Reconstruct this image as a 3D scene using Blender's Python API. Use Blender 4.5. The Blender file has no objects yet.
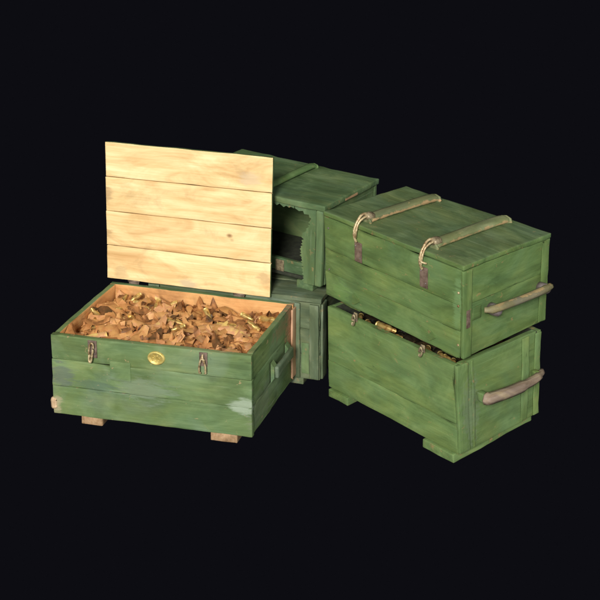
import bpy, bmesh, math, random
from mathutils import Vector, noise
R = random.Random(7)
scene = bpy.context.scene
col = scene.collection
FOOT = 0.03

# ------------------------------------------------------------------ materials
def nodes_of(m):
    m.use_nodes = True
    nt = m.node_tree
    return nt, nt.nodes, nt.links, nt.nodes['Principled BSDF']

def lin(r, g, b):
    f = lambda c: (c/255/12.92) if c/255 <= .04045 else ((c/255+.055)/1.055)**2.4
    return (f(r), f(g), f(b), 1)

def tone(c, r, g, b):
    return (c[0]*r, c[1]*g, c[2]*b, 1)

def ramp(N, stops):
    r = N.new('ShaderNodeValToRGB')
    e = r.color_ramp.elements
    while len(e) < len(stops): e.new(.5)
    for k, (p, c) in enumerate(stops):
        e[k].position = p; e[k].color = c
    return r

def mixc(N, L, fac, a, b, mode='MIX'):
    m = N.new('ShaderNodeMix'); m.data_type = 'RGBA'; m.blend_type = mode
    for sock, v in ((0, fac), (6, a), (7, b)):
        if isinstance(v, (int, float)): m.inputs[sock].default_value = v
        elif isinstance(v, tuple): m.inputs[sock].default_value = v
        else: L.new(v, m.inputs[sock])
    return m.outputs[2]

def math_n(N, L, op, *vals, clamp=False):
    m = N.new('ShaderNodeMath'); m.operation = op; m.use_clamp = clamp
    for k, v in enumerate(vals):
        if isinstance(v, (int, float)): m.inputs[k].default_value = v
        else: L.new(v, m.inputs[k])
    return m.outputs[0]

def noise_n(N, L, vec, scale, detail=5, rough=.55, dist=0.):
    n = N.new('ShaderNodeTexNoise')
    n.inputs['Scale'].default_value = scale; n.inputs['Detail'].default_value = detail
    n.inputs['Roughness'].default_value = rough; n.inputs['Distortion'].default_value = dist
    L.new(vec, n.inputs['Vector'])
    return n.outputs['Fac']

def scaled(N, L, vec, s):
    m = N.new('ShaderNodeMapping'); m.inputs['Scale'].default_value = s
    L.new(vec, m.inputs['Vector']); return m.outputs[0]

def spots_n(N, L, objvec, base, spots):
    out = base
    for (c, r, colr, alpha) in spots:
        nz = noise_n(N, L, scaled(N, L, objvec, (9, 30, 40)), 1.6, 9, .68, .6)
        sub = N.new('ShaderNodeVectorMath'); sub.operation = 'SUBTRACT'; L.new(objvec, sub.inputs[0]); sub.inputs[1].default_value = c
        mul = N.new('ShaderNodeVectorMath'); mul.operation = 'MULTIPLY'; L.new(sub.outputs[0], mul.inputs[0]); mul.inputs[1].default_value = tuple(1/v for v in r)
        ln = N.new('ShaderNodeVectorMath'); ln.operation = 'LENGTH'; L.new(mul.outputs[0], ln.inputs[0])
        d = math_n(N, L, 'ADD', ln.outputs['Value'], math_n(N, L, 'MULTIPLY', math_n(N, L, 'SUBTRACT', nz, .5), 2.6))
        mr = N.new('ShaderNodeMapRange'); mr.interpolation_type = 'SMOOTHSTEP'
        mr.inputs['From Min'].default_value = 1.0; mr.inputs['From Max'].default_value = .45
        mr.inputs['To Max'].default_value = alpha
        L.new(d, mr.inputs['Value'])
        out = mixc(N, L, mr.outputs[0], out, colr)
    return out

def paint(name, dark, mid, light, wear=lin(170,140,95), amt=.5, pale=lin(120,140,118), pale_amt=.35, spots=(), t=(1, 1, 1)):
    def dull(q):
        l = .3*q[0]+.6*q[1]+.1*q[2]
        return (q[0]*.92+l*.14, q[1]*.9+l*.1, q[2]*.80+l*.10, 1)
    dark, mid, light = (dull(tone(q, *t)) for q in (dark, mid, light))
    dark = tuple(.35*m_+.65*d_ for d_, m_ in zip(dark, mid)); light = tuple(.25*m_+.75*d_ for d_, m_ in zip(light, mid))
    m = bpy.data.materials.new(name)
    nt, N, L, B = nodes_of(m)
    at = N.new('ShaderNodeAttribute'); at.attribute_name = 'gc'
    ed = N.new('ShaderNodeAttribute'); ed.attribute_name = 'ed'
    bv = N.new('ShaderNodeAttribute'); bv.attribute_name = 'bv'
    tc = N.new('ShaderNodeTexCoord')
    g = at.outputs['Vector']; o = tc.outputs['Object']
    n1 = noise_n(N, L, scaled(N, L, g, (3.6, 8, 8)), 1.6, 7, .58, .9)
    r1 = ramp(N, [(.34, dark), (.5, mid), (.67, light)]); L.new(n1, r1.inputs[0])
    c = r1.outputs[0]
    # broad patches of thinner, chalky paint
    n2 = noise_n(N, L, o, 5.5, 3, .5, .6)
    f2 = N.new('ShaderNodeMapRange'); f2.inputs['From Min'].default_value = .5; f2.inputs['From Max'].default_value = .78
    f2.inputs['To Max'].default_value = pale_amt; L.new(n2, f2.inputs['Value'])
    c = mixc(N, L, f2.outputs[0], c, pale)
    nh = noise_n(N, L, scaled(N, L, g, (1.6, 3.2, 3.2)), 2.6, 4, .55, 1.1)
    rh = ramp(N, [(.34, (.94, .99, 1.09, 1)), (.5, (1, 1, 1, 1)), (.66, (1.10, 1.01, .90, 1))]); L.new(nh, rh.inputs[0])
    c = mixc(N, L, 1.0, c, rh.outputs[0], 'MULTIPLY')
    # grime patches
    n4 = noise_n(N, L, scaled(N, L, g, (1.2, 2.6, 2.6)), 4.2, 5, .6, .4)
    f4 = N.new('ShaderNodeMapRange'); f4.inputs['From Min'].default_value = .52; f4.inputs['From Max'].default_value = .75
    f4.inputs['To Max'].default_value = .5; L.new(n4, f4.inputs['Value'])
    c = mixc(N, L, f4.outputs[0], c, tuple(v*.55 for v in dark[:3])+(1,))
    # long brush streaks
    n3 = noise_n(N, L, scaled(N, L, g, (4, 75, 75)), 1.0, 4, .6)
    r3 = ramp(N, [(.3, (.90,.90,.90,1)), (.7, (1.07,1.07,1.07,1))]); L.new(n3, r3.inputs[0])
    c = mixc(N, L, 1.0, c, r3.outputs[0], 'MULTIPLY')
    # per-board tone
    rb = ramp(N, [(0, (.92,.93,.92,1)), (1, (1.06,1.05,1.05,1))]); L.new(bv.outputs['Fac'], rb.inputs[0])
    c = mixc(N, L, 1.0, c, rb.outputs[0], 'MULTIPLY')
    c = spots_n(N, L, o, c, spots)
    for (sc_, thr, cc, al) in (((2.2, 60, 60), .70, tone(pale, 1.35, 1.25, 1.2), .6), ((30, 34, 34), .70, tone(wear, .9, .9, .9), .7), ((5, 26, 26), .70, tone(dark, .45, .45, .5), .6)):
        ns = noise_n(N, L, scaled(N, L, g, sc_), 1.7, 5, .62, .8)
        fs = N.new('ShaderNodeMapRange'); fs.inputs['From Min'].default_value = thr-.05; fs.inputs['From Max'].default_value = thr+.03; fs.inputs['To Max'].default_value = al
        L.new(ns, fs.inputs['Value']); c = mixc(N, L, fs.outputs[0], c, cc)
    # rubbed arrises and chips
    n5 = noise_n(N, L, o, 30, 6, .65)
    e = math_n(N, L, 'POWER', ed.outputs['Fac'], 3.)
    w = math_n(N, L, 'ADD', math_n(N, L, 'MULTIPLY', e, .42), math_n(N, L, 'SUBTRACT', n5, .5))
    fw = N.new('ShaderNodeMapRange'); fw.inputs['From Min'].default_value = .56-.3*amt; fw.inputs['From Max'].default_value = .66-.3*amt
    fw.inputs['To Max'].default_value = .8
    L.new(w, fw.inputs['Value'])
    nw = noise_n(N, L, scaled(N, L, g, (6, 40, 40)), 1.5, 4)
    rw = ramp(N, [(.3, tuple(v*.5 for v in wear[:3])+(1,)), (.7, wear)]); L.new(nw, rw.inputs[0])
    c = mixc(N, L, fw.outputs[0], c, rw.outputs[0])
    L.new(c, B.inputs['Base Color'])
    rr = N.new('ShaderNodeMapRange'); rr.inputs['To Min'].default_value = .45; rr.inputs['To Max'].default_value = .75
    L.new(n1, rr.inputs['Value']); L.new(rr.outputs[0], B.inputs['Roughness'])
    B.inputs['Specular IOR Level'].default_value = .3
    bump = N.new('ShaderNodeBump'); bump.inputs['Strength'].default_value = .35; bump.inputs['Distance'].default_value = .004
    h = math_n(N, L, 'ADD', n3, math_n(N, L, 'MULTIPLY', fw.outputs[0], -.5))
    h = math_n(N, L, 'ADD', h, math_n(N, L, 'MULTIPLY', n1, 1.2))
    L.new(h, bump.inputs['Height']); L.new(bump.outputs[0], B.inputs['Normal'])
    return m

def pine(name, a, b, c_, knots=True, grey=0., spots=()):
    m = bpy.data.materials.new(name)
    nt, N, L, B = nodes_of(m)
    at = N.new('ShaderNodeAttribute'); at.attribute_name = 'gc'
    bv = N.new('ShaderNodeAttribute'); bv.attribute_name = 'bv'
    tc = N.new('ShaderNodeTexCoord')
    g = at.outputs['Vector']
    n1 = noise_n(N, L, scaled(N, L, g, (2.6, 8, 8)), 1.5, 6, .6, 1.2)
    r1 = ramp(N, [(.3, a), (.48, b), (.66, c_)]); L.new(n1, r1.inputs[0])
    c = r1.outputs[0]
    # grain lines
    wv = N.new('ShaderNodeTexWave'); wv.wave_type = 'BANDS'; wv.bands_direction = 'Y'
    wv.inputs['Scale'].default_value = 9; wv.inputs['Distortion'].default_value = 7; wv.inputs['Detail'].default_value = 3
    wv.inputs['Detail Scale'].default_value = .8
    L.new(scaled(N, L, g, (.35, 2.2, 2.2)), wv.inputs['Vector'])
    rg = ramp(N, [(0, (.88,.83,.74,1)), (.4, (1,1,1,1)), (1, (1.02,1.02,1.02,1))]); L.new(wv.outputs['Fac'], rg.inputs[0])
    c = mixc(N, L, .55, c, rg.outputs[0], 'MULTIPLY')
    n3 = noise_n(N, L, scaled(N, L, g, (5, 110, 110)), 1.2, 4, .6)
    r3 = ramp(N, [(.3, (.84,.79,.70,1)), (.62, (1.05,1.05,1.05,1))]); L.new(n3, r3.inputs[0])
    c = mixc(N, L, .8, c, r3.outputs[0], 'MULTIPLY')
    rb = ramp(N, [(0, (.93,.9,.86,1)), (1, (1.05,1.05,1.05,1))]); L.new(bv.outputs['Fac'], rb.inputs[0])
    c = mixc(N, L, 1., c, rb.outputs[0], 'MULTIPLY')
    # dirt smudges
    nd = noise_n(N, L, tc.outputs['Object'], 9, 6, .62, .5)
    fd = N.new('ShaderNodeMapRange'); fd.inputs['From Min'].default_value = .56; fd.inputs['From Max'].default_value = .8
    fd.inputs['To Max'].default_value = .55+grey; L.new(nd, fd.inputs['Value'])
    c = mixc(N, L, fd.outputs[0], c, tuple(v*.45 for v in a[:3])+(1,))
    if knots:
        vo = N.new('ShaderNodeTexVoronoi'); vo.inputs['Scale'].default_value = 1.
        L.new(scaled(N, L, g, (7.5, 11, 11)), vo.inputs['Vector'])
        fk = N.new('ShaderNodeMapRange'); fk.inputs['From Min'].default_value = .10; fk.inputs['From Max'].default_value = .03; fk.inputs['To Max'].default_value = .8
        L.new(vo.outputs['Distance'], fk.inputs['Value'])
        c = mixc(N, L, fk.outputs[0], c, lin(120, 78, 38))
    c = spots_n(N, L, tc.outputs['Object'], c, spots)
    L.new(c, B.inputs['Base Color']); B.inputs['Roughness'].default_value = .6
    B.inputs['Specular IOR Level'].default_value = .25
    bump = N.new('ShaderNodeBump'); bump.inputs['Strength'].default_value = .25; bump.inputs['Distance'].default_value = .002
    L.new(math_n(N, L, 'ADD', n3, wv.outputs['Fac']), bump.inputs['Height']); L.new(bump.outputs[0], B.inputs['Normal'])
    return m

def metal(name, base, spot, rough=.4, met=.7, sc=40):
    m = bpy.data.materials.new(name)
    nt, N, L, B = nodes_of(m)
    tc = N.new('ShaderNodeTexCoord')
    n1 = noise_n(N, L, tc.outputs['Object'], sc, 6, .65)
    r1 = ramp(N, [(.38, spot), (.62, base)]); L.new(n1, r1.inputs[0])
    L.new(r1.outputs[0], B.inputs['Base Color'])
    B.inputs['Metallic'].default_value = met; B.inputs['Roughness'].default_value = rough
    bump = N.new('ShaderNodeBump'); bump.inputs['Strength'].default_value = .3; bump.inputs['Distance'].default_value = .001
    L.new(n1, bump.inputs['Height']); L.new(bump.outputs[0], B.inputs['Normal'])
    return m

def paper(name, cols, rough=.55):
    m = bpy.data.materials.new(name)
    nt, N, L, B = nodes_of(m)
    at = N.new('ShaderNodeAttribute'); at.attribute_name = 'bv'
    tc = N.new('ShaderNodeTexCoord')
    n1 = noise_n(N, L, tc.outputs['Object'], 34, 5, .6)
    f = math_n(N, L, 'ADD', at.outputs['Fac'], math_n(N, L, 'MULTIPLY', math_n(N, L, 'SUBTRACT', n1, .5), .9), clamp=True)
    r = ramp(N, cols); L.new(f, r.inputs[0])
    L.new(r.outputs[0], B.inputs['Base Color']); B.inputs['Roughness'].default_value = rough
    B.inputs['Specular IOR Level'].default_value = .4
    bump = N.new('ShaderNodeBump'); bump.inputs['Strength'].default_value = .3; bump.inputs['Distance'].default_value = .002
    L.new(n1, bump.inputs['Height']); L.new(bump.outputs[0], B.inputs['Normal'])
    return m

# ------------------------------------------------------------------ crates' measured shapes
# origin = near bottom corner; L runs to -x, W to +y; eight corner offsets make each crate slightly out of square
CR = {
 'A': dict(x=-.1458, y=3.8352, a=-.2990, L=.6460, W=.4308, H=.2725, z0=.03, D=[-0.0084,-0.0135,-0.0037,-0.0026,-0.009,-0.0052,0.0001,-0.0035,-0.0009,0.0089,0.001,-0.0019,-0.0015,0.0061,0.0036,-0.0004,0.006,0.0062,-0.0013,0.0077,0.0023,-0.0001,0.0056,-0.0009]),
 'B': dict(x=.4682, y=3.7572, a=-.8415, L=.5941, W=.3739, H=.2900, z0=.3442, D=[0.0004,0.0134,0.0057,0.0001,0.0027,-0.0002,-0.0026,0.0083,0.001,-0.0051,-0.0021,-0.0041,0.006,-0.0018,-0.0048,-0.0016,-0.0077,-0.0019,-0.0018,0.0056,0.0044,-0.0002,-0.0006,0.0028]),
 'C': dict(x=.4651, y=3.7540, a=-.8493, L=.5729, W=.3721, H=.2882, z0=.03, D=[0.0031,0.0079,0.0029,-0.0008,0.0016,0.0009,0.0,0.0075,0.001,-0.0059,0.0017,0.0025,0.0153,0.002,-0.0045,-0.0064,-0.0101,0.0011,0.0007,0.0041,0.0024,-0.0059,-0.0033,0.003]),
 'D': dict(x=.0719, y=4.2563, a=-.5755, L=.5500, W=.3441, H=.2781, z0=.35, D=[-0.0039,0.0025,0.0006,-0.001,0.0041,0.0026,-0.0042,0.0005,0.0,-0.004,0.003,0.0023,-0.0035,-0.0022,0.0012,0.0034,0.0008,0.0033,-0.0013,-0.0046,-0.0006,0.0028,-0.0065,-0.0027]),
 'E': dict(x=.0654, y=4.2331, a=-.3230, L=.6043, W=.3700, H=.2920, z0=.03, D=[0.0]*24),
}
class Crate:
    def __init__(s, key):
        d = CR[key]; s.__dict__.update(d)
        s.root = bpy.data.objects.new('ammunition_crate', None); col.objects.link(s.root)
        s.root.location = (s.x, s.y, s.z0-FOOT); s.root.rotation_euler = (0, 0, s.a)
        s.root.empty_display_size = .1
        s.root['category'] = 'crate'
    def warp(s, p):
        u, v, k = 1+p[0]/s.L, p[1]/s.W, p[2]/s.H
        u_, v_, k_ = (min(max(t, -.1), 1.1) for t in (u, v, k))
        o = Vector((p[0], p[1], p[2]+FOOT)); n = 0
        for I in (0, 1):
            for J in (0, 1):
                for K in (0, 1):
                    w = (u_ if I else 1-u_)*(v_ if J else 1-v_)*(k_ if K else 1-k_)
                    o += Vector(s.D[3*n:3*n+3])*w; n += 1
        return o
    def world(s, p):
        q = s.warp(p); c, t = math.cos(s.a), math.sin(s.a)
        return Vector((s.x+q.x*c-q.y*t, s.y+q.x*t+q.y*c, s.z0-FOOT+q.z))

# ------------------------------------------------------------------ mesh building
class MB:
    def __init__(s, crate=None, warp=True):
        s.bm = bmesh.new(); s.c = crate; s.dowarp = warp and crate is not None
        s.gc = s.bm.verts.layers.float_vector.new('gc'); s.ed = s.bm.verts.layers.float.new('ed'); s.bv = s.bm.verts.layers.float.new('bv')
    def _merge(s, b, along, jit, amp, inner=None, smooth=True, bval=None):
        off = Vector((R.uniform(0, 40), R.uniform(0, 40), R.uniform(0, 40))); bv = R.random() if bval is None else bval
        ax = {'x': (0, 1, 2), 'y': (1, 0, 2), 'z': (2, 0, 1)}[along]
        el = b.verts.layers.float.get('e')
        b.normal_update()
        mp = {}
        for v in b.verts:
            p = v.co.copy()
            q = p.copy()
            if amp:
                k = 9.
                q += Vector((noise.noise(p*k+off), noise.noise(p*k+off+Vector((9, 3, 1))), noise.noise(p*k+off+Vector((2, 8, 5)))))*amp
                if el and v[el] > .5:
                    q += v.normal*(noise.noise(p*45+off)-.3)*amp*1.0
            if s.dowarp: q = s.c.warp(q)
            elif s.c is not None: q = q+Vector((0, 0, FOOT))
            w = s.bm.verts.new(q); mp[v] = w
            w[s.gc] = Vector((p[ax[0]], p[ax[1]], p[ax[2]]))+off
            w[s.ed] = v[el] if el else 0.; w[s.bv] = bv
        for f in b.faces:
            try: g = s.bm.faces.new([mp[v] for v in f.verts])
            except ValueError: continue
            g.smooth = smooth
            g.material_index = f.material_index
            if inner is not None and f.normal.dot(Vector(inner)) > .7: g.material_index = 1
        b.free()
    def box(s, x0, x1, y0, y1, z0, z1, along='x', bev=.0025, step=.03, amp=.0012, inner=None, bval=None, seam=None):
        b = bmesh.new(); el = b.verts.layers.float.new('e')
        bmesh.ops.create_cube(b, size=1)
        for v in b.verts: v.co = Vector((x0+(v.co.x+.5)*(x1-x0), y0+(v.co.y+.5)*(y1-y0), z0+(v.co.z+.5)*(z1-z0)))
        m = min(x1-x0, y1-y0, z1-z0)
        bev = min(bev, m*.35)
        dims = (x1-x0, y1-y0, z1-z0); lo = (x0, y0, z0)
        bmesh.ops.bevel(b, geom=b.edges[:], offset=bev, segments=2, profile=.5, affect='EDGES')
        for ax in range(3):
            n = int(dims[ax]/step)
            nrm = [0, 0, 0]; nrm[ax] = 1
            cuts = [lo[ax]+dims[ax]*i/n for i in range(1, n)] if n > 1 else []
            if dims[ax] > .03: cuts += [lo[ax]+.009, lo[ax]+dims[ax]-.009]
            for cpos in cuts:
                co = [0, 0, 0]; co[ax] = cpos
                bmesh.ops.bisect_plane(b, geom=b.verts[:]+b.edges[:]+b.faces[:], plane_co=co, plane_no=nrm, dist=1e-5)
        for v in b.verts:
            c = 0
            for a in range(3):
                if min(abs(v.co[a]-lo[a]), abs(v.co[a]-lo[a]-dims[a])) <= bev*1.02: c += 1
            v[el] = 1. if c >= 2 else 0.
        if seam:
            b.normal_update()
            for f in b.faces:
                if (seam[0] and f.normal.z < -.3) or (seam[1] and f.normal.z > .3): f.material_index = 1
        s._merge(b, along, 0, amp, inner, bval=bval)
        return s
    def poly(s, pts, axis, t0, t1, along='x', amp=.0006, ed=1.):
        # outline in the plane normal to `axis`, thickened from t0 to t1
        b = bmesh.new(); el = b.verts.layers.float.new('e')
        mk = {'y': lambda p, t: (p[0], t, p[1]), 'x': lambda p, t: (t, p[0], p[1]), 'z': lambda p, t: (p[0], p[1], t)}[axis]
        lo = [b.verts.new(mk(p, t0)) for p in pts]; hi = [b.verts.new(mk(p, t1)) for p in pts]
        for v in lo+hi: v[el] = ed
        b.faces.new(lo); b.faces.new(hi[::-1])
        n = len(pts)
        for i in range(n): b.faces.new((lo[i], lo[(i+1) % n], hi[(i+1) % n], hi[i]))
        bmesh.ops.recalc_face_normals(b, faces=b.faces[:])
        s._merge(b, along, 0, amp, smooth=False)
        return s
    def tube(s, path, rad, seg=12, flat=1., along='y', worn=None, up=Vector((0, 0, 1)), cap=True):
        b = bmesh.new(); el = b.verts.layers.float.new('e')
        path = [Vector(p) for p in path]; n = len(path)
        rads = rad if isinstance(rad, (list, tuple)) else [rad]*n
        rings = []
        for i, p in enumerate(path):
            d = (path[min(i+1, n-1)]-path[max(i-1, 0)]).normalized()
            sd = d.cross(up)
            if sd.length < .1: sd = d.cross(Vector((1, 0, 0)))
            sd.normalize(); u2 = sd.cross(d).normalized()
            ring = []
            for k in range(seg):
                t = 2*math.pi*k/seg
                v = b.verts.new(p+sd*math.cos(t)*rads[i]+u2*math.sin(t)*rads[i]*flat)
                if worn is not None:
                    nn = (sd*math.cos(t)+u2*math.sin(t)).dot(Vector(worn).normalized())
                    v[el] = max(0., nn)
                ring.append(v)
            rings.append(ring)
        for i in range(n-1):
            for k in range(seg):
                b.faces.new((rings[i][k], rings[i][(k+1) % seg], rings[i+1][(k+1) % seg], rings[i+1][k]))
        if cap:
            b.faces.new(rings[0]); b.faces.new(rings[-1][::-1])
        bmesh.ops.recalc_face_normals(b, faces=b.faces[:])
        s._merge(b, along, 0, .0006)
        return s
    def build(s, name, mats, parent=None):
        me = bpy.data.meshes.new(name); s.bm.to_mesh(me); s.bm.free()
        for m in (mats if isinstance(mats, (list, tuple)) else [mats]): me.materials.append(m)
        o = bpy.data.objects.new(name, me); col.objects.link(o)
        if parent is not None: o.parent = parent
        me.update()
        return o

def smooth_path(pts, n=6):
    pts = [Vector(p) for p in pts]; out = []
    P = [pts[0]]+pts+[pts[-1]]
    for i in range(1, len(P)-2):
        for k in range(n):
            t = k/n; a, b, c, d = P[i-1], P[i], P[i+1], P[i+2]
            out.append(.5*((2*b)+(-a+c)*t+(2*a-5*b+4*c-d)*t*t+(-a+3*b-3*c+d)*t**3))
    out.append(pts[-1]); return out

# ------------------------------------------------------------------ material set
G_A = paint('green_paint_open_crate', lin(74,102,58), lin(94,126,76), lin(116,146,94), pale=lin(138,154,132), pale_amt=.5,
    wear=lin(190,160,120), amt=.12, t=(1.1, 1.02, 1.1),
    spots=[((-.025,-.002,.135),(.050,.06,.034),lin(168,182,162),.62), ((-.62,0,.16),(.05,.05,.05),lin(92,100,96),.6),
           ((-.645,0,.06),(.03,.05,.04),lin(172,158,128),.7), ((-.35,0,.15),(.12,.05,.05),lin(128,142,122),.5),
           ((-.50,0,.14),(.10,.05,.03),lin(84,104,88),.55),
           ((0,.40,.24),(.05,.07,.10),lin(170,125,95),.95), ((0,.30,.27),(.05,.10,.035),lin(140,120,90),.6),
           ((0,.10,.10),(.03,.12,.07),lin(120,128,105),.5)])
G_B = paint('green_paint_top_crate', lin(66,98,46), lin(88,128,62), lin(110,150,78), pale=lin(112,138,96), pale_amt=.35, amt=.2, t=(1.08, .92, 1.18),
    spots=[((-.52,0,.07),(.05,.05,.05),lin(116,150,82),.4), ((-.02,-.005,.2),(.02,.03,.12),lin(118,150,100),.5)])
G_C = paint('green_paint_lower_crate', lin(74,106,52), lin(95,134,68), lin(115,154,82), pale=lin(118,142,98), pale_amt=.35, amt=.2, t=(1.06, .92, 1.16),
    spots=[((0,.05,.15),(.03,.05,.15),lin(112,128,100),.55)])
G_D = paint('green_paint_broken_crate', lin(58,88,54), lin(80,114,74), lin(104,138,94), pale=lin(120,140,112), amt=.12, t=(1.15, 1.0, 1.0))
G_E = paint('grey_green_paint_back_crate', lin(62,84,60), lin(86,108,78), lin(118,138,108), pale=lin(134,148,128), pale_amt=.6, amt=.15, t=(1.15, 1.05, 1.15))
G_TOP = paint('dull_green_lid_paint', lin(58,88,46), lin(76,110,60), lin(98,134,78), pale=lin(118,132,106), pale_amt=.4, amt=.05, t=(1.5, 1.15, 1.6))
PINE = pine('bare_pine_lid', lin(208,170,118), lin(229,201,148), lin(238,218,168),
    spots=[((-.36,.44,.325),(.05,.12,.018),lin(196,176,142),.8), ((-.648,.47,.60),(.028,.12,.035),lin(168,138,98),.7), ((-.648,.46,.47),(.03,.12,.02),lin(176,146,104),.6),
           ((-.15,.48,.70),(.05,.12,.03),lin(206,184,150),.6), ((-.10,.45,.38),(.03,.12,.03),lin(190,160,116),.6), ((-.60,.44,.34),(.03,.12,.03),lin(186,156,112),.5)])
PINE_IN = pine('aged_pine_inside', lin(176,122,78), lin(212,160,104), lin(232,186,126), grey=.2)
RAW = pine('weathered_wood', lin(140,112,90), lin(176,148,120), lin(204,178,146), knots=False, grey=.3)
PINKW = pine('pinkish_bare_wood', lin(176,128,100), lin(206,158,126), lin(226,180,146), knots=False)
RAWD = pine('dirty_skid_wood', lin(124,100,74), lin(164,136,104), lin(190,160,126), knots=False, grey=.3)
PEACH = pine('peach_stained_wood', lin(150,112,86), lin(190,150,120), lin(210,172,142), knots=False, grey=.3)
RAIL = paint('worn_rail_paint', lin(78,92,60), lin(104,114,78), lin(136,140,104), wear=lin(204,166,120), amt=1.0, pale=lin(140,140,116), pale_amt=.7)
RAIL_G = paint('green_rail_paint', lin(86,100,62), lin(110,122,80), lin(140,146,106), wear=lin(188,156,112), amt=.86, pale=lin(150,152,116), pale_amt=.5)
GRIPB = paint('worn_grip_paint', lin(92,94,66), lin(122,118,84), lin(158,148,108), wear=lin(192,164,116), amt=.85, pale=lin(140,132,124), pale_amt=.7)
GRIPC = pine('grey_brown_grip_wood', lin(112,98,88), lin(142,126,112), lin(178,162,132), knots=False, grey=.25)
PLATE = metal('rusty_latch_steel', lin(138,118,104), lin(92,74,62), .6, .25)
HOOK = metal('brassy_hook_wire', lin(222,202,158), lin(128,100,66), .42, .35, 75)
KNOB = metal('grey_iron', lin(140,128,128), lin(100,88,84), .55, .3)
BRASS = metal('cartridge_brass', lin(230,200,124), lin(160,118,62), .38, .6, 45)
BADGE = metal('badge_brass', lin(226,206,126), lin(190,164,84), .45, .45, 90)
COLLAR = metal('tarnished_collar', lin(176,160,126), lin(96,82,64), .5, .35, 60)
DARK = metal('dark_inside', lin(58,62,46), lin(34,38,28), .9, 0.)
PAPER = paper('brown_wax_paper', [(0, lin(84,60,34)), (.2, lin(128,84,48)), (.45, lin(184,126,74)), (.68, lin(200,150,90)), (.85, lin(198,144,104)), (1, lin(226,192,112))])

# ------------------------------------------------------------------ common parts
T = .018   # board thickness
def boards_z(mb, x0, x1, y0, y1, cuts, along, H, **k):
    for i in range(len(cuts)-1):
        mb.box(x0, x1, y0, y1, cuts[i]*H+.0002, cuts[i+1]*H-.0002, along, bev=.0008, amp=.0017, **k)
    return mb

def panels(c, G, cuts, inside, end_boards=(0, .36, .68, 1), post=False):
    r = c.root; L, W, H = c.L, c.W, c.H
    fx = -.010 if post else 0
    boards_z(MB(c), -L, fx, 0, T, cuts, 'x', H, inner=(0, 1, 0)).build('front_panel', [G, inside], r)
    boards_z(MB(c), -L, 0, W-T, W, cuts, 'x', H, inner=(0, -1, 0)).build('back_panel', [G, inside], r)
    boards_z(MB(c), -T-.002, -.002, T+.001, W-T-.001, end_boards, 'y', H, inner=(-1, 0, 0)).build('end_panel', [G, inside], r)
    boards_z(MB(c), -L+.002, -L+T+.002, T+.001, W-T-.001, end_boards, 'y', H, inner=(1, 0, 0)).build('end_panel', [G, inside], r)
    MB(c).box(-L+T+.003, -T-.003, T+.001, W-T-.001, .002, .014, 'x').build('bottom_panel', [inside], r)

def skid(c, xa, xb, mat, front=-.004):
    MB(c).box(xa, xb, front, c.W-.01, -FOOT+.0005, -.0008, 'y', bev=.003, amp=.002).build('skid', mat, c.root)

def nail(c, p, n, mat=None, r=.0035, name='nail'):
    b = MB(c); P = Vector(p); n = Vector(n)
    b.tube([P-n*.002, P+n*.0012, P+n*.0022], [r, r, r*.55], seg=10, along='y')
    return b.build(name, mat or HOOK, c.root)

def latch(c, x, ztop, zbot, w=.03, pm=None, style='loop', gap=0., hm=None):
    b = MB(c)
    b.box(x-w/2, x+w/2, -.004, -.0005, zbot, ztop, 'z', bev=.001, step=.02, amp=.0008)
    o = b.build('latch_plate', pm or PLATE, c.root)
    for dx, dz in ((-.3, .8), (.3, .25)):
        nb = MB(c); P = Vector((x+dx*w, -.004, zbot+(ztop-zbot)*dz))
        nb.tube([P, P+Vector((0, -.0016, 0)), P+Vector((0, -.0024, 0))], [.0026, .0026, .001], seg=8)
        nb.build('rivet', KNOB, o)
    h = MB(c); m = (ztop+zbot)/2
    if style == 'loop':
        pts = [(x-.006, -.006, zbot+.004), (x-.009, -.010, m-.01), (x-.004, -.012, ztop-.012), (x+.003, -.013, ztop-.004), (x+.007, -.012, ztop-.016),
               (x+.004, -.014, m-.014), (x-.002, -.013, zbot-.010), (x-.008, -.012, zbot-.008), (x-.0085, -.009, m-.018)]
        h.tube(smooth_path(pts, 5), .0032, 8, along='z')
    elif style == 'fork':
        for sx in (-1, 1):
            pts = [(x, -.006, ztop-.006), (x+sx*.002, -.012, m+.008), (x+sx*.009, -.012, m-.014), (x+sx*.010, -.011, zbot-.016), (x+sx*.007, -.008, zbot-.020)]
            h.tube(smooth_path(pts, 5), .0032, 8, along='z')
        h.tube(smooth_path([(x-.008, -.010, m-.002), (x, -.014, m+.006), (x+.008, -.010, m-.002)], 4), .0028, 8, along='z')
    h.build('hook', hm or HOOK, o)
    return o

def rail(c, x, y0, y1, z, r=.0225, mat=None, lift=.005):
    pts = [(x, y0, z+.004), (x, y0+.008, z+lift), (x, y0+.03, z+lift+.005), (x, (y0+y1)/2, z+lift+.006), (x, y1-.03, z+lift+.005), (x, y1-.006, z+lift), (x, y1, z+.003)]
    sp = smooth_path(pts, 5); n = len(sp)
    rad = [r*(1.0 if 4 < i < n-5 else 1.18) for i in range(n)]
    rad[0] = r*.8; rad[-1] = r*.9
    return MB(c).tube(sp, rad, 8, .58, worn=(1, 0, -.1)).build('lid_rail', mat or RAIL, c.root)

def lid_top(c, G, th=.016, zb=None, n=3, over=.004, side=None):
    z = c.H if zb is None else zb
    b = MB(c); W = c.W
    for i in range(n):
        b.box(-c.L-over, over, -over+(W+2*over)*i/n+.0001, -over+(W+2*over)*(i+1)/n-.0001, z-th, z, 'x', amp=.0022, bev=.003 if n == 1 else .0009)
    if side:
        b.bm.normal_update()
        for f in b.bm.faces: f.material_index = 1 if f.normal.z < .6 else 0
    return b.build('lid', [G, side] if side else G, c.root)

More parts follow.
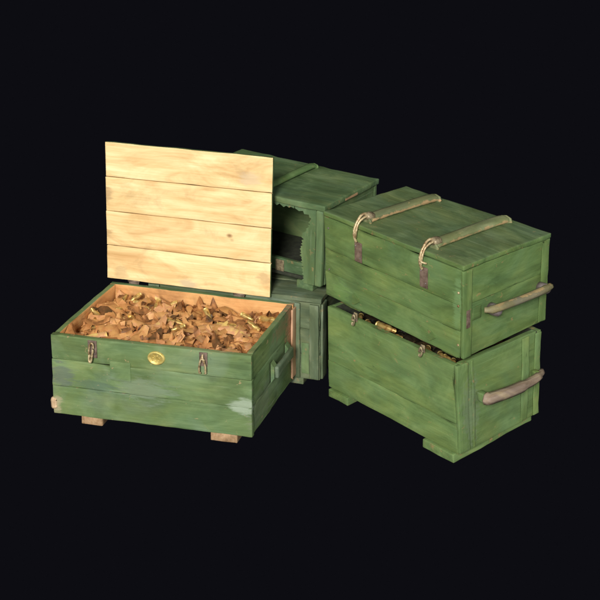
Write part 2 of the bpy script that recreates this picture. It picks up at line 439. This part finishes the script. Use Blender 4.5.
# =================================================================== crate A : open, full of crumpled paper
A = Crate('A')
A.root['label'] = 'open green wooden crate with raised pale pine lid and round brass badge'
A.root['group'] = 'green wooden ammunition crates'
panels(A, G_A, (0, .36, .70, 1), PINE_IN)
skid(A, -A.L*.865, -A.L*.755, RAWD, .006); skid(A, -A.L*.205, -A.L*.075, RAWD, .002)
latch(A, -A.L*.785, A.H-.004, A.H-.062, .030, style='loop')
latch(A, -A.L*.232, A.H-.004, A.H-.050, .026, pm=PLATE, style='fork')
# badge
bx, bz = -.300, A.H-.040
b = MB(A)
prof = [(0, .0005), (.0, .0062), (.021, .0058), (.0225, .0072), (.0262, .0066), (.028, .0008)]
pts = []
bb = bmesh.new(); bb.verts.layers.float.new('e')
rings = []
for (rr, hh) in prof[1:]:
    rr = max(rr, .0002)
    rings.append([bb.verts.new((bx+rr*math.cos(2*math.pi*k/40)*1.0, -hh, bz+rr*.80*math.sin(2*math.pi*k/40))) for k in range(40)])
for i in range(len(rings)-1):
    for k in range(40): bb.faces.new((rings[i][k], rings[i][(k+1) % 40], rings[i+1][(k+1) % 40], rings[i+1][k]))
bmesh.ops.recalc_face_normals(bb, faces=bb.faces[:])
b._merge(bb, 'x', 0, 0); badge = b.build('badge', BADGE, A.root)
e = MB(A)   # faint raised ornament in the badge's field
for k in range(7):
    t = math.pi*2*k/7
    e.tube([(bx+.006*math.cos(t), -.0062, bz+.005*math.sin(t)), (bx+.015*math.cos(t+.3), -.0064, bz+.012*math.sin(t+.3))], [.0012, .0008], 6)
e.build('badge_relief', BADGE, badge)
# mended square on the front
MB(A).box(-.452, -.385, -.0022, -.0004, A.H-.133, A.H-.068, 'x', bev=.0006, step=.02, amp=.0005).build('mending_patch', G_A, A.root)
# knocked corner block, bare wood
MB(A).box(-A.L-.009, -A.L+.016, -.007, .03, .016, .055, 'z', bev=.010, step=.012, amp=.004).build('corner_block', RAW, A.root)
# pale back post seen at the right end
MB(A).box(-.0015, .006, A.W-.040, A.W-.001, .012, A.H-.010, 'z', amp=.0018).build('corner_post', PEACH, A.root)
# end battens and handle
h = MB(A)
h.box(.012, .026, .18, .345, .116, .156, 'y', bev=.006, amp=.003)
hd = h.build('handle', G_E, A.root)
for yy in (.190, .335):
    MB(A).poly([(0.0015, .100), (0.0015, .170), (.013, .155), (.013, .118)], 'y', yy-.014, yy+.014, 'x').build('handle_block', G_D, hd)
# the raised lid: four bare pine planks, green outside and on its edges
wd, ht, ti = .5714, .4640, .0908
def lid_pt(p):    # p: x along, y thickness (0 inner face), z up the lid
    s_, c_ = math.sin(ti), math.cos(ti)
    return Vector((-A.L-.0043+p[0], A.W-.014+.0045+p[1]*c_+p[2]*s_, A.H+FOOT+.012+p[2]*c_-p[1]*s_))
lb = MB(None)
for i in range(4):
    lb.box(0, wd, 0, .013, ht*i/4+.0010, ht*(i+1)/4-.0010, 'x', bev=.0012, amp=.0014, inner=(0, -1, 0), seam=(i > 0, i < 3))
for v in lb.bm.verts: v.co = lid_pt(v.co)
lid = lb.build('lid', [G_TOP, PINE], A.root)
for xx in (.09, wd-.11):
    q = MB(None); q.box(xx-.03, xx+.03, .0135, .026, .02, ht-.02, 'z')
    for v in q.bm.verts: v.co = lid_pt(v.co)
    q.build('lid_batten', G_TOP, lid)
    q = MB(None); q.box(xx-.018, xx+.018, .0136, .0160, -.03, .019, 'z', bev=.0008, amp=0)
    q.tube([(xx-.02, .014, -.004), (xx+.02, .014, -.004)], .0045, 10, along='x')
    for v in q.bm.verts: v.co = lid_pt(v.co)
    q.build('hinge', PLATE, lid)

# crumpled paper heap
def heap(c, zmean, amp, nf, seed, name='packing_paper', mat=None, szk=1.):
    rnd = random.Random(seed)
    bm = bmesh.new(); bvl = bm.verts.layers.float.new('bv')
    x0, x1, y0, y1 = -c.L+T+.005, -T-.005, T+.004, c.W-T-.004
    nx, ny = 96, 62
    def height(x, y):
        p = Vector((x*11, y*13, seed))
        d, _ = noise.voronoi(Vector((x*24+noise.noise(p)*.8, y*24+noise.noise(p+Vector((5, 5, 5)))*.8, 0)))
        hgt = noise.noise(p*.7)*.9+abs(noise.noise(p*2.1))*.9+(d[1]-d[0])*.7-.5
        edge = min(x-x0, x1-x, y1-y)
        return zmean+amp*hgt-.012*max(0, 1-edge/.03)
    g = []
    for j in range(ny+1):
        row = []
        for i in range(nx+1):
            x = x0+(x1-x0)*i/nx; y = y0+(y1-y0)*j/ny
            jx, jy = (rnd.uniform(-.3, .3)*(x1-x0)/nx if 0 < i < nx else 0), (rnd.uniform(-.3, .3)*(y1-y0)/ny if 0 < j < ny else 0)
            v = bm.verts.new((x+jx, y+jy, height(x, y))); v[bvl] = min(1, max(0, .42+noise.noise(Vector((x*26, y*26, 3)))*.75)); row.append(v)
        g.append(row)
    for j in range(ny):
        for i in range(nx):
            a, b_, c_, d_ = g[j][i], g[j][i+1], g[j+1][i+1], g[j+1][i]
            if (i+j) % 2: bm.faces.new((a, b_, c_)); bm.faces.new((a, c_, d_))
            else: bm.faces.new((a, b_, d_)); bm.faces.new((b_, c_, d_))
    # torn, curled scraps standing out of the heap
    for k in range(nf):
        sz = rnd.uniform(.014, .036)*(1.15 if rnd.random() < .2 else .9)*szk
        x = rnd.uniform(x0+.018, x1-.018); y = rnd.uniform(y0+.014, y1-.016)
        az, tl, rl = rnd.uniform(0, 6.28), rnd.uniform(-.38, .38), rnd.uniform(-.35, .35)
        cz = height(x, y)+rnd.uniform(-.002, .008)
        bvv = rnd.choice((.05, .22, .34, .42, .48, .54, .6, .66, .74, .84))
        curl = rnd.uniform(-1.6, 1.2); n = 6; asp = rnd.uniform(.3, .7)
        rows = []
        for i in range(n):
            t = i/(n-1)-.5
            w_ = sz*asp*(1-abs(t)*rnd.uniform(.8, 1.7))
            rr = []
            for jx_ in (-1, 0, 1):
                lx, ly = t*sz*2, jx_*w_
                lz = curl*sz*(t*t*2)+rnd.uniform(-.07, .07)*sz+(.3*sz*(1-abs(jx_)))
                ly2 = ly*math.cos(rl)-lz*math.sin(rl); lz2 = ly*math.sin(rl)+lz*math.cos(rl)
                lx3 = lx*math.cos(tl)-lz2*math.sin(tl); lz3 = lx*math.sin(tl)+lz2*math.cos(tl)
                X = x+lx3*math.cos(az)-ly2*math.sin(az); Y = y+lx3*math.sin(az)+ly2*math.cos(az)
                X = min(max(X, x0), x1); Y = min(max(Y, y0), y1)
                v = bm.verts.new((X, Y, min(cz+lz3, c.H+.004 if Y > y0+.05 else c.H-.006))); v[bvl] = min(1, max(0, bvv+rnd.uniform(-.12, .12)))
                rr.append(v)
            rows.append(rr)
        for i in range(n-1):
            for jx_ in (0, 1): bm.faces.new((rows[i][jx_], rows[i][jx_+1], rows[i+1][jx_+1], rows[i+1][jx_])).smooth = rnd.random() < .6
    for v in bm.verts:
        q = c.world(v.co); v.co = q-c.world((-c.L/2, c.W/2, 0))
    me = bpy.data.meshes.new(name); bm.to_mesh(me); bm.free(); me.materials.append(mat or PAPER)
    o = bpy.data.objects.new(name, me); col.objects.link(o); o.location = c.world((-c.L/2, c.W/2, 0))
    return o, height
hp, hA = heap(A, A.H-.034, .022, 250, 11, szk=1.55)
hp['label'] = 'crumpled orange brown paper scraps filling the open crate to its rim'
hp['category'] = 'packing paper'; hp['kind'] = 'stuff'

# brass cartridge cases
def case_mesh(name, ln, r):
    bm = bmesh.new(); prof = [(0, 0), (r*.9, 0), (r*1.04, .0008), (r*1.04, .003), (r*.86, .0036), (r*.86, .0055), (r, .0066), (r*.93, ln*.68), (r*.58, ln*.78), (r*.56, ln*.97), (r*.48, ln*.97), (r*.48, ln*.8), (0, ln*.8)]
    S = 18; rings = []
    for (q, h_) in prof: rings.append([bm.verts.new((max(q, 1e-4)*math.cos(2*math.pi*k/S), max(q, 1e-4)*math.sin(2*math.pi*k/S), h_-ln/2)) for k in range(S)])
    for i in range(len(rings)-1):
        for k in range(S):
            f = bm.faces.new((rings[i][k], rings[i][(k+1) % S], rings[i+1][(k+1) % S], rings[i+1][k])); f.smooth = True
    bmesh.ops.recalc_face_normals(bm, faces=bm.faces[:])
    me = bpy.data.meshes.new(name); bm.to_mesh(me); bm.free(); me.materials.append(BRASS); return me
CASE = case_mesh('cartridge_case', .084, .0118); CASE_S = case_mesh('cartridge_case', .048, .0085)
def cartridge(c, x, y, z, az, tilt, small, label, group, roll=0.):
    o = bpy.data.objects.new('cartridge_case', CASE_S if small else CASE); col.objects.link(o)
    o.location = c.world((x, y, z)); o.rotation_euler = (math.pi/2-tilt, 0, az+c.a)
    o['label'] = label; o['category'] = 'cartridge'; o['group'] = group
    return o
grp = 'brass cartridge cases lying in the brown paper of the open crate'
named = [
 (-.34, .235, -.018, 1.35, .05, 0, 'bright brass cartridge case lying flat near the middle of the crumpled brown paper'),
 (-.475, .215, -.012, .15, .7, 0, 'short upright tilted brass cartridge case in the left half of the brown paper'),
 (-.155, .245, -.016, 1.75, -.05, 0, 'long brass cartridge case lying flat in the right part of the open crate'),
 (-.05, .33, -.016, 1.1, .25, 0, 'brass cartridge case lying against the right back corner of the open crate'),
 (-.585, .20, -.006, -.5, .95, 0, 'brass cartridge case leaning up against the left inner wall of the open crate'),
]
for (x, y, dz, az, tl, sm, lb_) in named: cartridge(A, x, y, A.H-.018+dz*.5, az, tl, sm, lb_, grp)
rn = random.Random(5)
small_spots = [(-.47,.30),(-.08,.25),(-.565,.345),(-.53,.36),(-.50,.335),(-.44,.33),(-.54,.27),(-.40,.35),(-.25,.30),(-.12,.31),(-.30,.17),(-.57,.14)]
for (x, y) in small_spots:
    cartridge(A, x, y, A.H-.024+rn.uniform(0, .009), rn.uniform(0, 6.28), rn.uniform(-.5, .7), 1, 'small brass cartridge case half buried in the crumpled brown paper', grp)

# =================================================================== crate C : lower right, open top under B
Cc = Crate('C')
Cc.root['label'] = 'lower right green crate with grey wooden grip, brass cartridges showing at its rim'
Cc.root['group'] = 'green wooden ammunition crates'
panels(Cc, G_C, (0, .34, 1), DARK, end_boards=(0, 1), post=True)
skid(Cc, -Cc.L*.985, -Cc.L*.83, G_C, -.012); skid(Cc, -Cc.L*.25, -Cc.L*.03, G_C, -.012)
W, H = Cc.W, Cc.H
def endpost(c, y0, y1, G, z0=.003, z1=None, t=.012):
    MB(c).box(-.001, t, y0, y1, z0, (z1 or c.H-.004), 'z', bev=.003, amp=.0018).build('end_batten', G, c.root)
MB(Cc).box(-.0092, .004, -.0012, .046, .003, H-.002, 'z', bev=.002, amp=.002).build('corner_post', G_C, Cc.root); endpost(Cc, .062, .074, G_C, t=.0015); endpost(Cc, .285, .318, G_C, t=.003); endpost(Cc, .345, W-.001, G_C, t=.0035)
g = MB(Cc)
g.tube(smooth_path([(.030, .085, H*.585), (.040, .10, H*.58), (.044, .20, H*.555), (.040, .29, H*.545), (.026, .345, H*.54), (.010, .372, H*.54)], 5),
       [.019]*6+[.0185]*7+[.015]*6+[.011]*4+[.007]*2+[.004], 6, .95, along='y')
gp = g.build('grip', GRIPC, Cc.root)
MB(Cc).box(.004, .032, .076, .098, H*.535, H*.635, 'z', bev=.004, amp=.002).build('grip_bracket', G_C, gp)
MB(Cc).box(.004, .026, .325, .345, H*.50, H*.58, 'z', bev=.004, amp=.002).build('grip_bracket', G_C, gp)
for (x, zt, zb) in ((-.435, H+.026, H-.018), (-.135, H+.022, H-.016)):
    o = latch(Cc, x, zt-.002, zb+.012, .016, pm=COLLAR, style='loop', hm=COLLAR)
grpc = 'brass cartridge cases along the rim of the lower right crate'
rc = random.Random(3)
cs = [(-.415, .2, 1.0), (-.335, .1, 1.5), (-.295, .2, 1.6), (-.16, .15, .4), (-.145, .1, 1.1), (-.105, .2, .9), (-.075, .1, 1.2), (-.05, .15, .8), (-.46, .1, .7)]
for i, (x, tl, az) in enumerate(cs):
    cartridge(Cc, x, .032+rc.uniform(0, .012), H-.018+rc.uniform(-.004, .004)+(.012 if i == 1 else 0), az, tl, 0 if i == 1 else 1,
              'largest and brightest brass cartridge case in the gap between the two stacked right crates' if i == 1 else 'small brass cartridge case in the dark gap between the two stacked right crates', grpc)
PAPER_D = paper('gap_shade_paper', [(0, lin(20,18,12)), (.5, lin(48,40,26)), (.85, lin(80,62,36)), (1, lin(130,98,50))])  # packing paper darkened, the shade of the gap put into its colour
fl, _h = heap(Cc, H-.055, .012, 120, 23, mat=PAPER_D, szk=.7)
fl['label'] = 'dark crumpled paper packing inside the lower right crate under the stacked one'
fl['category'] = 'packing paper'; fl['kind'] = 'stuff'

# =================================================================== crate B : upper right, closed
B = Crate('B')
B.root['label'] = 'closed green crate stacked on top at right with two wooden lid rails'
B.root['group'] = 'green wooden ammunition crates'
W, H, L = B.W, B.H, B.L
Hb = H-.017
keepH = B.H
def body(c, G, cuts, inside, Hb):
    r = c.root; L, W = c.L, c.W
    boards_z(MB(c), -L, -.010 if c.root['label'].startswith('closed green') else 0, 0, T, cuts, 'x', Hb).build('front_panel', [G], r)
    boards_z(MB(c), -L, 0, W-T, W, cuts, 'x', Hb).build('back_panel', [G], r)
    boards_z(MB(c), -T-.002, -.002, T+.001, W-T-.001, (0, .6, 1), 'y', Hb).build('end_panel', [G], r)
    boards_z(MB(c), -L+.002, -L+T+.002, T+.001, W-T-.001, (0, 1), 'y', Hb).build('end_panel', [G], r)
    MB(c).box(-L+T+.003, -T-.003, T+.001, W-T-.001, .002, .014, 'x').build('bottom_panel', [G], r)
body(B, G_B, (0, .31, .60, 1), DARK, Hb)
lid_top(B, G_TOP, over=.0015, n=1, side=G_B)
skid(B, -L*.93, -L*.80, G_B, .035); skid(B, -L*.20, -L*.09, G_B, .035)
MB(B).box(-.0092, .003, -.0012, .036, .002, Hb-.0005, 'z', bev=.003, amp=.0016).build('corner_post', G_B, B.root); endpost(B, W-.035, W-.002, G_B, z1=Hb-.001, t=.002)
rail(B, -L*.735, .030, W-.030, H, mat=RAIL); rail(B, -L*.262, .030, W-.020, H, mat=RAIL_G)
for k, u in enumerate((.735, .262)):
    x = -L*u
    o = latch(B, x, H-.058 if k == 0 else H-.050, H-.124 if k == 0 else H-.116, .032, style='none')
    h = MB(B)
    h.tube(smooth_path([(x+.002, .046, H+.024), (x-.002, .022, H+.028), (x-.003, .004, H+.016), (x-.004, -.012, H-.010), (x-.005, -.014, H-.036), (x-.002, -.008, H-.056)], 6), .0042, 9, along='z')
    h.tube(smooth_path([(x+.010, .050, H+.020), (x+.008, .020, H+.022), (x+.004, -.002, H+.008), (x+.003, -.013, H-.016), (x-.001, -.013, H-.040)], 6), .0034, 9, along='z')
    if k: h.tube(smooth_path([(x-.012, -.004, H-.034), (x, -.016, H-.030), (x+.013, -.004, H-.036)], 5), .0034, 8, along='z')
    h.build('rail_hook', HOOK, B.root)
    MB(B).tube(smooth_path([(x+.003, .028, H+.018), (x+.003, .044, H+.019), (x+.003, .056, H+.016)], 3), [.012, .0165, .018, .0185, .0175, .018, .014][:7], 7, .72).build('rail_collar', COLLAR, B.root)
for z in (H*.70, H*.56, H*.14): nail(B, (-.018, -.001, z), (0, -1, 0), HOOK, .0038)
for z in (H*.82, H*.33): nail(B, (-L+.02, -.001, z), (0, -1, 0), KNOB, .003)
g = MB(B)
g.tube(smooth_path([(.014, .075, H*.475), (.030, .10, H*.475), (.038, .20, H*.47), (.038, .30, H*.46), (.030, .350, H*.455)], 5), [.010]*4+[.0135]*14+[.012]*3, 8, .85, along='y', worn=(.3, 0, .8))
gp = g.build('grip', GRIPB, B.root)
for yy, rr in ((.118, .018), (.338, .016)):
    MB(B).tube([(-.002, yy, H*.43), (.016, yy, H*.43), (.030, yy, H*.435), (.036, yy, H*.44)], [rr, rr, rr*.95, rr*.6], 14, along='x').build('grip_bracket', KNOB, gp)
MB(B).box(.0032, .0055, .010, .026, H*.33, H*.52, 'z', bev=.0008, step=.02, amp=.001).build('end_plate', PLATE, B.root)
MB(B).box(-.0015, .003, .036, .075, H*.38, H*.52, 'y', bev=.002, step=.02, amp=.002).build('end_plate', G_B, B.root)
for x in (-.452, -.125):
    hh = MB(B); hh.poly([(x-.016, .012), (x-.013, .046), (x-.008, .052), (x+.016, .036), (x+.019, .030), (x-.002, .014)], 'y', -.006, -.0005, 'x', amp=.002)
    hh.build('splintered_flap', G_B, B.root)

# =================================================================== crate E : lower back
Ee = Crate('E')
Ee.root['label'] = 'grey green closed crate at the back bottom, standing upright behind the open crate'
Ee.root['label'] = 'closed grey green crate at the bottom of the back stack behind the open crate'
Ee.root['group'] = 'green wooden ammunition crates'
body(Ee, G_E, (0, .33, .66, 1), DARK, Ee.H-.017)
lid_top(Ee, G_E)
skid(Ee, -Ee.L*.9, -Ee.L*.78, G_E, .01)
skid(Ee, -Ee.L*.22, -Ee.L*.10, G_E, .01)
for (x0, x1, t) in ((-.034, -.001, .012), (-.098, -.066, .010), (-.60, -.56, .01)):
    MB(Ee).box(x0, x1, -t, -.0005, .003, Ee.H-.020, 'z', amp=.0022).build('front_batten', G_E, Ee.root)
MB(Ee).box(-.064, -.036, -.004, -.0006, .02, .13, 'z', amp=.002, bev=.001).build('dark_slot_strip', G_D, Ee.root)  # thin darker green strip stands in for the shade of a slot between battens
MB(Ee).box(-.0005, .008, .004, .05, .003, Ee.H-.02, 'z').build('end_batten', G_E, Ee.root)

# =================================================================== crate D : upper back, broken open front
Dd = Crate('D')
Dd.root['label'] = 'broken green crate on top of the back stack with a ragged hole in its front'
Dd.root['group'] = 'green wooden ammunition crates'
L, W, H = Dd.L, Dd.W, Dd.H
Hb = H-.019
rj = random.Random(9)
def ragged(p, q, n, amp, nrm):
    out = []
    for i in range(n+1):
        t = i/n; a = (amp if i % 2 else -amp)*rj.uniform(.1, 1.5)*(1 if 0 < i < n else 0); t += rj.uniform(-.35, .35)/n if 0 < i < n else 0
        out.append((p[0]+(q[0]-p[0])*t+nrm[0]*a, p[1]+(q[1]-p[1])*t+nrm[1]*a))
    return out
# right-hand remains of the front, ragged left edge
edge = ragged((-.072, 0.0), (-.080, Hb*.34), 17, .0045, (1, 0))+ragged((-.088, Hb*.36), (-.078, Hb*.66), 15, .005, (1, 0))+ragged((-.070, Hb*.68), (-.052, Hb*.84), 7, .004, (1, 0))+[(-.049, Hb*.87), (-.056, Hb*.875), (-.058, Hb*.91), (-.075, Hb*.905), (-.080, Hb*.945), (-.095, Hb*.93), (-.11, Hb*.955), (-.11, Hb)]
fp = MB(Dd); fp.poly(edge+[(-.030, Hb), (-.030, 0.0)], 'y', .004, T, 'z')
fp.poly([(-.33, 0), (-.33, Hb*.2), (-.35, Hb*.4), (-.32, Hb*.55), (-.36, Hb*.75), (-.30, Hb*.9), (-.28, Hb), (-L, Hb), (-L, 0)], 'y', .002, T, 'x')
fp.poly([(-.28, Hb)]+ragged((-.28, Hb*.972), (-.112, Hb*.955), 16, .0035, (0, 1))+[(-.112, Hb)], 'y', .002, T, 'x')
fp.build('front_panel', G_D, Dd.root)
MB(Dd).box(-.028, 0, -.002, T+.004, 0, Hb, 'z', bev=.006, amp=.002).build('corner_post', G_D, Dd.root)
# back wall in two pieces with a sagging gap between them
bp = MB(Dd)
top_edge = [(-L, .0), (0, .0)]
bp.poly(top_edge+[(0, Hb), (-L, Hb)], 'y', W-T, W-.006, 'x', ed=0)
bp.build('back_panel', G_D, Dd.root)
# inner tray board with a plate
ib = MB(Dd)
ib.poly([(-L+T+.004, Hb*.30), (-.34, Hb*.29), (-.28, Hb*.265), (-.20, Hb*.23), (-.12, Hb*.225), (-T-.004, Hb*.24), (-T-.004, .016), (-L+T+.004, .016)], 'y', .022, .034, 'x')
io = ib.build('inner_divider', G_D, Dd.root)
MB(Dd).box(-.190, -.158, .0180, .0215, Hb*.055, Hb*.205, 'z', bev=.0008, step=.02, amp=.001).build('latch_plate', COLLAR, io)
MB(Dd).box(-T-.002, -.002, T+.005, W-T-.001, 0, Hb, 'y').build('end_panel', G_D, Dd.root)
MB(Dd).box(-L+.002, -L+T+.002, T+.001, W-T-.001, 0, Hb, 'y').build('end_panel', G_D, Dd.root)
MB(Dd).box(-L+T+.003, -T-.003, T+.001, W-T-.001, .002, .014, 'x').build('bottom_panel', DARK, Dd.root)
lid_top(Dd, G_D, th=.020, over=.005, n=1)
rail(Dd, -.236, .010, W-.022, H, r=.016, mat=G_B)
skid(Dd, -L*.9, -L*.78, G_D, .02); skid(Dd, -L*.2, -L*.08, G_D, .02)
MB(Dd).box(.0055, .0085, .12, .20, H-.015, H-.006, 'y', bev=.002, amp=.002).build('lid_edge_strip', RAWD, Dd.root)

# ------------------------------------------------------------------ world, lamps, camera
w = bpy.data.worlds.new('World'); scene.world = w; w.use_nodes = True
bg = w.node_tree.nodes['Background']; bg.inputs[0].default_value = lin(13, 13, 18); bg.inputs[1].default_value = 1.
def lamp(name, d, dist, size, E, colr):
    ld = bpy.data.lights.new(name, 'AREA'); ld.shape = 'DISK'; ld.size = size; ld.color = colr
    ld.energy = E*math.pi*dist*dist
    o = bpy.data.objects.new(name, ld); col.objects.link(o)
    d = Vector(d).normalized(); ctr = Vector((.0, 4., .3))
    o.location = ctr+d*dist; o.rotation_euler = (-d).to_track_quat('-Z', 'Y').to_euler()
lamp('key_lamp', (-.17, -.88, .46), 30, 7, 3.9, (1, .97, .92))
lamp('fill_lamp_right', (.75, -.55, .5), 30, 18, .75, (.95, .98, 1))
lamp('fill_lamp_left', (-.8, -.3, .6), 30, 18, .6, (1, 1, 1))
lamp('front_fill_lamp', (.05, -1, .12), 30, 20, .55, (1, 1, 1))

cam = bpy.data.cameras.new('Camera'); co = bpy.data.objects.new('Camera', cam); col.objects.link(co)
cam.sensor_width = 36; cam.sensor_fit = 'HORIZONTAL'; cam.lens = 1437.6012*36/600
co.location = (0, 0, 2.1593); co.rotation_euler = (math.pi/2-.4100, 0, 0)
cam.clip_start = .05; cam.clip_end = 200
scene.camera = co
scene.view_settings.view_transform = 'Standard'; scene.view_settings.look = 'None'
scene.view_settings.exposure = 0; scene.view_settings.gamma = 1
